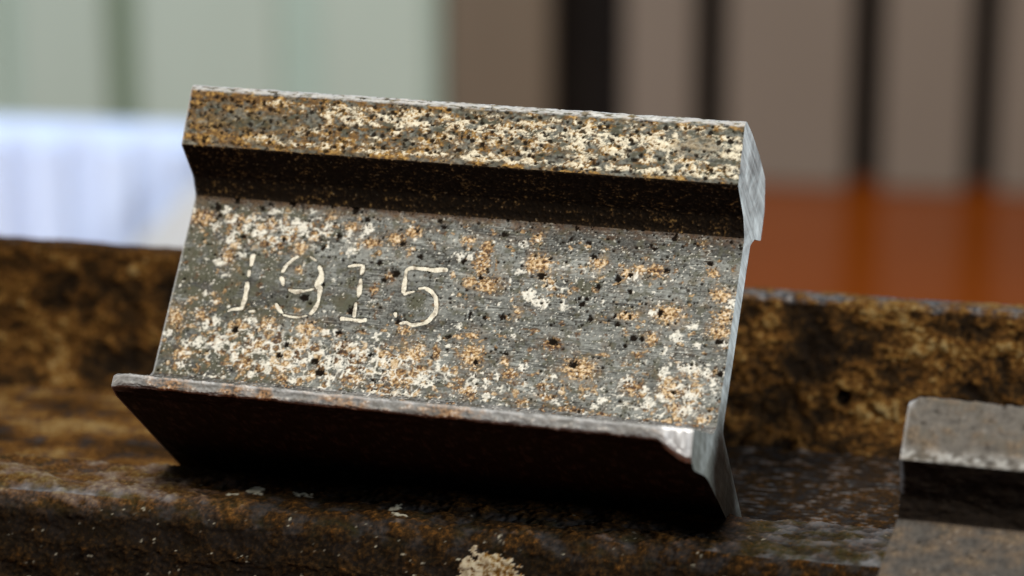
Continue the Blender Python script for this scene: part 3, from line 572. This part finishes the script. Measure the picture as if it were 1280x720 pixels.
# ---- the stamped year: four numerals of white paint filling shallow grooves in the web
rng = random.Random(4)
def numeral(strokes, label):
    bm = bmesh.new()
    for st in strokes:
        p = np.array(st); L = np.concatenate([[0], np.cumsum(np.linalg.norm(np.diff(p[:, :2], axis=0), axis=1))])
        m = max(4, int(L[-1] / 0.28)); t = np.linspace(0, L[-1], m)
        q = np.stack([np.interp(t, L, p[:, k]) for k in range(3)], 1)
        for _ in range(3): q[1:-1] = 0.25 * q[:-2] + 0.5 * q[1:-1] + 0.25 * q[2:]
        d = np.gradient(q[:, :2], axis=0); d /= np.linalg.norm(d, axis=1)[:, None] + 1e-9
        nn = np.stack([-d[:, 1], d[:, 0]], 1)
        rows = []; ph = (rng.uniform(0, 6), rng.uniform(0, 6))
        for i in range(m):
            taper = min(1.0, 0.45 + 1.4 * min(t[i], L[-1] - t[i]))
            ha = 0.5 * q[i, 2] * taper * (0.98 + 0.16 * math.sin(t[i] * 1.3 + ph[0]) + rng.uniform(-0.10, 0.10)); hb = 0.5 * q[i, 2] * taper * (0.98 + 0.16 * math.sin(t[i] * 1.1 + ph[1]) + rng.uniform(-0.10, 0.10))
            tp = -0.06 + rng.uniform(-0.02, 0.02)                      # paint lies a little below the face, in the groove
            base = (q[i, 1] - (-42.5)) / 67.1 * 2 - 1
            pr = []
            for off, lift in ((ha + 0.06, -0.5), (ha, tp - 0.04), (0.0, tp), (-hb, tp - 0.04), (-hb - 0.06, -0.5)):
                pr.append(bm.verts.new(((q[i, 0] + nn[i, 0] * off) * 0.001, (q[i, 1] + nn[i, 1] * off) * 0.001, (base + lift) * 0.001)))
            rows.append(pr)
        for i in range(m - 1):
            for j in range(4):
                bm.faces.new((rows[i][j], rows[i][j + 1], rows[i + 1][j + 1], rows[i + 1][j]))
        bm.faces.new(rows[0]); bm.faces.new(rows[-1][::-1])
    bmesh.ops.recalc_face_normals(bm, faces=bm.faces)
    o = bm_obj('numeral', bm, M_NUM, obs['web'])
    o['label'] = label
    return o
for (ch, st), lab in zip(NUMERALS, ('first white stamped numeral 1', 'white stamped numeral 9', 'white stamped numeral 1 with a serif foot', 'white stamped numeral 5')):
    numeral(st, lab)

# ---- the second offcut at the lower right
M3b, u2, n2, v2, w2 = rail_matrix(YAW, R(50))
def finish_plain(X, Y, Z, gr, paint):
    X = X - 0.15 * np.clip(33 - Y, 0, 60) * ((60 - X) / 60).clip(0, 1)   # cut askew below the head
    gr = np.maximum(gr, 0.25 * ((1.2 - X) / 1.2).clip(0, 1) * (Y > 30) * (Z > 8))
    nick = ((3.0 - X) / 3.0).clip(0, 1) * ((Y - 50) / 5).clip(0, 1) * (Z > 18)
    gr = np.maximum(gr, 0.8 * nick); Z = Z - 1.6 * nick; Y = Y - 1.2 * nick
    return X, Y, Z, gr, paint
P2_ORIGIN = Vector((0.11779, -0.09692, Z0 + -0.06998))
second = empty('rail_offcut', 'brown grey rail offcut in the lower right corner, leaning on the big rail', 'rail section',
               tuple(P2_ORIGIN + v2 * -0.061), M3b.to_euler())
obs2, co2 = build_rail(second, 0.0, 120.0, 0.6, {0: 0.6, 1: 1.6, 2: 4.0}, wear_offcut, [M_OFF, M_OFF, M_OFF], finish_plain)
for o in obs2.values(): o.location = (0, 0.061, 0)
for nm, i, fl in (('end_face', 0, True), ('end_face', -1, False)):
    c = end_cap(nm, co2[:, i], M_OFF, second, fl); c.location = (0, 0.061, 0)

# ------------------------------------------------------------------ the big rusted rail lying on its side
BSEG = [  # out (towards viewer), up, radius, part, zone, spacing class
    (-127.0, -30.5, 2.5, 'foot', 'top', 0),
    (-114.8, -29.8, 3.0, 'foot', 'inner', 0),
    (-109.5, -76.0, 9.0, 'foot', 'inner', 0),
    (-98.0, -84.5, 8.0, 'web', 'floor', 0),
    (-3.0, -85.0, 6.0, 'head', 'ramp', 0),
    (9.0, -71.5, 5.0, 'head', 'crest', 0),
    (43.0, -70.5, 15.0, 'head', 'front', 0),
    (48.0, -88.0, 10.0, 'head', 'front', 0),
    (48.5, -118.0, 7.0, 'head', 'hidden', 1),
    (9.0, -117.0, 3.0, 'head', 'hidden', 1),
    (-3.0, -102.0, 6.0, 'web', 'hidden', 1),
    (-98.0, -102.0, 8.0, 'foot', 'hidden', 1),
    (-109.5, -110.0, 9.0, 'foot', 'hidden', 1),
    (-114.8, -157.0, 3.0, 'foot', 'hidden', 1),
    (-127.0, -157.0, 2.5, 'foot', 'hidden', 1),
]
def big_rail():
    yaw = R(14.2)
    sp = {0: 0.62, 1: 3.0}
    pts, seg = profile([s[:3] for s in BSEG], lambda e: sp[BSEG[e][5]])
    zone = np.array([BSEG[e][4] for e in seg]); part = np.array([['foot', 'web', 'head'].index(BSEG[e][3]) for e in seg])
    us = np.arange(-300, 220.1, 0.66); nt, nu = len(pts), len(us)
    d = np.roll(pts, -1, 0) - np.roll(pts, 1, 0); d /= np.linalg.norm(d, axis=1)[:, None]
    nrm = np.stack([-d[:, 1], d[:, 0]], 1)
    if nrm[np.argmax(pts[:, 1])][1] < 0: nrm = -nrm
    arc = np.concatenate([[0], np.cumsum(np.linalg.norm(np.diff(pts, axis=0), axis=1))])
    U = np.broadcast_to(us[None, :], (nt, nu)).astype(F32); S = np.broadcast_to(arc[:, None], (nt, nu)).astype(F32)
    Nn = np.broadcast_to(pts[:, :1], (nt, nu)).astype(F32); Zz = np.broadcast_to(pts[:, 1:], (nt, nu)).astype(F32)
    zn = np.broadcast_to(zone[:, None], (nt, nu))
    wu = U + 3 * fbm(U / 9, S / 9, 101, 3); ws = S + 3 * fbm(U / 9, S / 9, 102, 3)
    big = fbm(U / 34, S / 20, 103, 3); med = fbm(U / 9, S / 7, 104, 5, 0.58); fin = fbm(U / 2.0, S / 1.8, 105, 4, 0.6)
    rid = np.abs(fbm(wu / 13, ws / 8, 106, 4, 0.55))
    f1, f2, cid = vor(wu / 11, ws / 9, 21)
    crater = sst(0.42, 0.15, f1 - 0.35 * (cid - 0.5)) * (cid > 0.55)
    inner = (zn == 'inner'); top = (zn == 'top'); floor = (zn == 'floor') | (zn == 'ramp'); crest = zn == 'crest'; front = zn == 'front'
    paint = np.zeros(U.shape, F32); rust = np.ones(U.shape, F32); pit_shade = np.zeros(U.shape, F32); oli = np.zeros(U.shape, F32); gr = np.zeros(U.shape, F32)
    tone = np.clip(0.45 + 0.4 * med + 0.3 * fin, 0, 1); hue = np.clip(0.45 + 0.45 * med + 0.4 * fin + 0.2 * big, 0, 1)
    disp = 0.25 * med + 0.12 * fin
    # inner face of the standing foot: scabby, cratered rust; browner and smoother to the left
    lf = sst(-60, -160, U)
    crack = sst(0.10, 0.02, rid)
    hue = np.where(inner, np.clip(0.47 + 0.42 * fin * (1 - 0.5 * lf) + 0.30 * med + 0.65 * big + 0.30 * fbm(U / 4.2, S / 3.2, 118, 4, 0.6) - 0.22 * crater - 0.22 * crack + 0.25 * sst(-40, -31, Zz) * lf, 0, 1), hue)
    oli = np.where(inner, 0.55 * sst(0.05, 0.4, fbm(U / 22, S / 13, 119, 4)), oli); pit_shade = np.where(inner, np.clip(0.20 * crater * sst(0.0, 0.4, fin + 0.3) + 0.45 * crack * sst(0.0, 0.4, med), 0, 1) * (1 - 0.6 * lf), pit_shade)
    disp = np.where(inner, 1.5 * med - 0.9 * sst(0.16, 0.0, np.abs(fbm(U / 10, S / 6, 120, 4))) * sst(-0.1, 0.3, big) + 0.55 * fin + 0.5 * fbm(U / 4.2, S / 3.2, 118, 4, 0.6) + 1.0 * big - 0.5 * crater * (0.5 + med) - 0.45 * crack * sst(0.0, 0.4, big + 0.2), disp)
    hole = np.sqrt(((U - 99) / 3.4) ** 2 + ((Zz + 67) / 3.6) ** 2)
    disp = disp - np.where(inner, 3.0 * sst(1.1, 0.6, hole), 0); pit_shade = np.maximum(pit_shade, np.where(inner, sst(1.1, 0.7, hole), 0))
    # worn top edge: grey steel with rust and a yellow tinge
    tt = top | (inner & (Zz > -32.2 + 1.2 * med))
    rust = np.where(tt, np.clip(sst(-0.5, 0.15, med + 0.3 * fin + 0.4 * big + 0.5 * sst(-90, -200, U)), 0, 1), rust)
    hue = np.where(tt, np.clip(0.72 + 0.4 * fin + 0.25 * big - 0.25 * sst(-90, -200, U), 0, 1), hue); tone = np.where(tt, np.clip(0.30 + 0.4 * fin + 0.2 * med, 0, 1), tone); pit_shade = np.where(tt, 0, pit_shade)
    gr = np.where(tt, 0.25 * sst(0.0, 0.4, fin) * (1 - rust), gr)
    disp = np.where(top, 0.5 * med + 0.15 * fin + 0.4 * big, disp)
    # web as floor
    fl = fbm(U / 7, S / 1.6, 111, 4, 0.6)
    rust = np.where(floor, np.clip(1.0 + 0.6 * med + 0.2 * fin, 0, 1), rust)
    hue = np.where(floor, np.clip(0.22 + 0.35 * med + 0.35 * fin + 0.50 * sst(-80, -150, U) * (0.8 + big), 0, 1.0), hue)
    tone = np.where(floor, np.clip(0.16 + 0.5 * fl, 0, 1), tone)
    gr = np.where(floor, 0.16 * sst(0.25, 0.6, fl + 0.5 * med) * sst(20, 70, U), gr)
    disp = np.where(floor, 0.40 * med + 0.14 * fin + 0.12 * fl, disp)
    # head side, uppermost now: brown and olive with grey worn edge, lit left end painted lighter
    rust = np.where(crest | front, np.clip(0.95 + 0.5 * med, 0, 1), rust)
    lc = sst(-70, -125, U)
    hue = np.where(crest | front, np.clip(0.30 + 0.35 * med + 0.42 * fin + 0.2 * big + 0.36 * lc, 0, 1), hue)
    Ff = np.where(crest | front, sst(-70.5, -80.0, Zz + 1.5 * med), 0) * (Nn > 20)  # front face painted darker than the upward side, as its shade
    hue = np.where(crest | front, hue * (1 - Ff) + Ff * np.clip(0.04 + 0.32 * med + 0.42 * fin + 0.2 * big, 0, 0.85), hue)
    ed = np.exp(-((Nn - 42) / 3.5) ** 2) * crest * sst(0.0, 0.4, 0.6 * big + 0.5 * med + 0.45 * sst(-95, -130, U) + 0.3 * sst(60, 110, U) - 0.1)
    gl = 0.42 * lc * (crest | front) * (1 - Ff) * sst(-0.2, 0.3, med + 0.5 * big + 0.3 * fin); rust = rust * (1 - gl); tone = np.where(crest, np.clip(0.50 + 0.3 * med + 0.2 * fin, 0, 1), tone)
    rust = rust * (1 - 0.75 * ed); tone = np.clip(tone + 0.25 * ed, 0, 1)
    rt = sst(70, 100, U) * crest; rust = rust * (1 - 0.65 * rt * sst(-0.4, 0.2, med))
    oli = np.where(crest | front, 0.95 * sst(-0.3, 0.3, fbm(U / 12, S / 8, 112, 4)), oli)
    rust = np.maximum(rust, 0.97 * Ff)
    fk = fbm(U / 2.6, S / 2.2, 113, 4, 0.65) + 0.45 * fbm(U / 14, S / 8, 114, 3)
    paint = np.where(front, 0.62 * sst(0.58, 0.86, fk), np.where(crest, 0.55 * sst(0.70, 0.90, fk), np.where(floor, 0.3 * sst(0.80, 0.95, fk), paint)))
    flakes = [(-84, 27, 3.4, 3.2), (-90, 33, 2.0, 1.0), (-33, 30, 1.6, 3.5), (-67, 26, 3, 1.0), (-30, 37, 2.5, .8)]
    fb, _ = blobs(U + 1.6 * fbm(U / 2.2, S / 2.2, 115, 3), Nn + 1.6 * fbm(U / 2.2, S / 2.2, 116, 3), flakes, 1.0)
    paint = np.maximum(paint, np.where(crest, sst(0.0, 0.2, fb + 0.5 * fin), 0))
    # the big ochre scab where scale has fallen from the front
    sc = np.maximum(1 - np.sqrt(((U - 3.5) / 14.0) ** 2 + ((Zz + 91) / 13.5) ** 2), -1) + 0.30 * fbm(U / 5, S / 5, 117, 4)
    scab = np.where(front, sst(0.0, 0.10, sc), 0)
    rust = np.maximum(rust, scab); hue = np.where(scab > 0.3, np.clip(0.92 + 0.25 * fin, 0, 1), hue); paint = np.where(scab > 0.3, 0.55 * sst(-0.2, 0.3, fin + 0.35 * (U < 2)), paint); oli = oli * (1 - scab)
    disp = np.where(crest | front, 1.2 * med + 0.5 * fin + 1.6 * big + 0.25 * paint, disp) + 0.45 * scab * (0.7 + 0.5 * fin)
    hid = zn == 'hidden'; disp = np.where(hid, 0, disp); hue = np.where(hid, 0.3, hue)
    Nd = Nn + disp * nrm[:, :1]; Zd = Zz + disp * nrm[:, 1:]
    co = np.stack([U, -Nd, Zd], -1).astype(F32) * 0.001
    wa = np.stack([paint, rust, pit_shade, tone], -1).astype(F32); wb = np.stack([hue, oli, gr, np.zeros_like(gr)], -1).astype(F32)
    root = empty('big_rail', 'big dark rusty rail lying on its side, carrying the dated offcut in its hollow', 'rail', (0, 0, Z0 - 0.157), (0, 0, -yaw))
    names = ['foot', 'web', 'head']; groups = {}
    for p, idx in runs(part): groups.setdefault(p, []).append(idx)
    for p, lst in groups.items():
        cs, qs, a_, b_ = [], [], [], []; off = 0
        for idx in lst:
            cs.append(co[idx].reshape(-1, 3)); a_.append(wa[idx].reshape(-1, 4)); b_.append(wb[idx].reshape(-1, 4))
            qs.append(grid_quads(len(idx), nu, off)[:, ::-1]); off += len(idx) * nu
        o = mesh_from(names[p], np.concatenate(cs), np.concatenate(qs), M_BASE, root, {'wear_a': np.concatenate(a_), 'wear_b': np.concatenate(b_)})
        o.location = (0, 0, 0.157)
    for i, fl in ((0, True), (-1, False)):
        c = end_cap('end_face', co[:, i], M_BASE, root, fl); c.location = (0, 0, 0.157)
    return root
big_rail()

# ------------------------------------------------------------------ plinth and floor under the rails
M_TIMBER = plain('dark_timber', (0.035, 0.020, 0.012), (0.09, 0.055, 0.030), 14, 0.6, (0.3, 3, 3), 0.3, 0.002)
bm = bmesh.new(); box_bm(bm, (-0.34, -0.11, 0.0), (0.30, 0.17, Z0 - 0.1600), 0.004)
pl = bm_obj('timber_plinth', bm, M_TIMBER); pl.rotation_euler = (0, 0, -R(14.2))
pl['label'] = 'dark timber plinth under the rusty rails'; pl['category'] = 'plinth'
M_FLOOR = plain('orange_brown_varnished_floor', (0.190, 0.036, 0.0012), (0.245, 0.049, 0.002), 3.0, 0.20, (1, 6, 1), spec=0.13)
bm = bmesh.new(); box_bm(bm, (-2.2, -1.6, -0.02), (2.2, 2.6, 0.0))
fl = bm_obj('floor', bm, M_FLOOR); fl['kind'] = 'structure'

# ------------------------------------------------------------------ panelled wall behind
YW = R(9.5)
M_PALE = plain('pale_green_grey_paint', (0.375, 0.415, 0.325), (0.415, 0.455, 0.36), 5, 0.55, (1, 1, 0.3))
M_PGAP = plain('green_grey_groove_paint', (0.13, 0.17, 0.10), (0.17, 0.21, 0.13), 5, 0.7)
M_PGAP2 = plain('pale_groove_paint', (0.33, 0.40, 0.31), (0.37, 0.44, 0.35), 5, 0.7)
M_TAUPE = plain('taupe_paint', (0.168, 0.124, 0.086), (0.200, 0.150, 0.107), 4, 0.55, (1, 1, 0.3))
M_BROWN = plain('brown_paint', (0.125, 0.086, 0.050), (0.150, 0.104, 0.062), 4, 0.55, (1, 1, 0.3))
M_DARK = plain('dark_brown_backing', (0.007, 0.0045, 0.003), (0.011, 0.007, 0.0045), 6, 0.85, spec=0.15)
wl = Vector((0.3758, 1.9123, 0.0))
def wall_root(name, label):
    return empty(name, label, 'wall', tuple(wl), (0, 0, -YW))
def panel(root, s0, s1, mat, y0=0.0, y1=0.022, name='panel', label=None, z1=0.75):
    bm = bmesh.new(); box_bm(bm, (s0, y0, 0.001), (s1, y1, z1), 0.003)
    o = bm_obj(name, bm, mat, root)
    if label: o['label'] = label
    return o
pw = wall_root('panelled_wall', 'blurred pale green grey panelled wall behind the left half of the dated offcut')
for s0, s1 in ((-1.30, -0.935), (-0.912, -0.815), (-0.782, -0.628), (-0.584, -0.468)): panel(pw, s0, s1, M_PALE)
for s0, s1, y in ((-0.937, -0.910, 0.008), (-0.817, -0.780, 0.012), (-0.630, -0.582, 0.006), (-0.470, -0.458, 0.008)): panel(pw, s0, s1, M_PGAP if s0 < -0.7 and s0 > -0.9 else M_PGAP2, y, 0.020, 'groove')
panel(pw, -1.30, -0.452, M_PGAP, 0.024, 0.05, 'backing')
bw = wall_root('panelled_wall', 'blurred taupe wall of upright boards with dark gaps, behind the right half of the dated offcut')
for k, (s0, s1) in enumerate(((-0.452, -0.342), (-0.264, -0.193), (-0.160, -0.034), (-0.001, 0.085), (0.115, 0.27))):
    panel(bw, s0, s1, M_BROWN if k == 0 else M_TAUPE, name='board', label='browner board at the left end' if k == 0 else None)
panel(bw, -0.449, 0.30, M_DARK, 0.05, 0.08, 'backing')

# ------------------------------------------------------------------ white ribbed box at the left, with a pale board against it
M_WHITE = plain('white_plastic', (0.64, 0.73, 0.92), (0.72, 0.80, 0.95), 6, 0.35)
bx = empty('ribbed_screen', 'white ribbed screen, blurred, standing behind the big rail at far left', 'screen', (0.0, 1.25, 0.0), (0, 0, -YW))
H = Z0 - 0.243
bm = bmesh.new(); box_bm(bm, (-0.80, 0.0, 0.001), (-0.20, 0.022, H), 0.006)
bm_obj('sheet', bm, M_WHITE, bx)
for s in (-0.76, -0.69, -0.62, -0.55, -0.485, -0.425, -0.378, -0.322, -0.268, -0.225):
    bm = bmesh.new(); box_bm(bm, (s - 0.016, -0.009, 0.004), (s + 0.016, -0.0005, H - 0.012), 0.003)
    bm_obj('rib', bm, M_WHITE, bx)
M_CARD = plain('pale_card', (0.56, 0.57, 0.54), (0.64, 0.64, 0.60), 8, 0.6)
bm = bmesh.new(); box_bm(bm, (-0.13, -0.004, -0.10), (0.13, 0.004, 0.10), 0.002)
cd = bm_obj('pale_board', bm, M_CARD)
cd.location = (-0.215, 1.215, 0.07); cd.rotation_euler = (R(-8), R(-45), -YW)
cd['label'] = 'pale board propped aslant against the white ribbed screen'; cd['category'] = 'board'
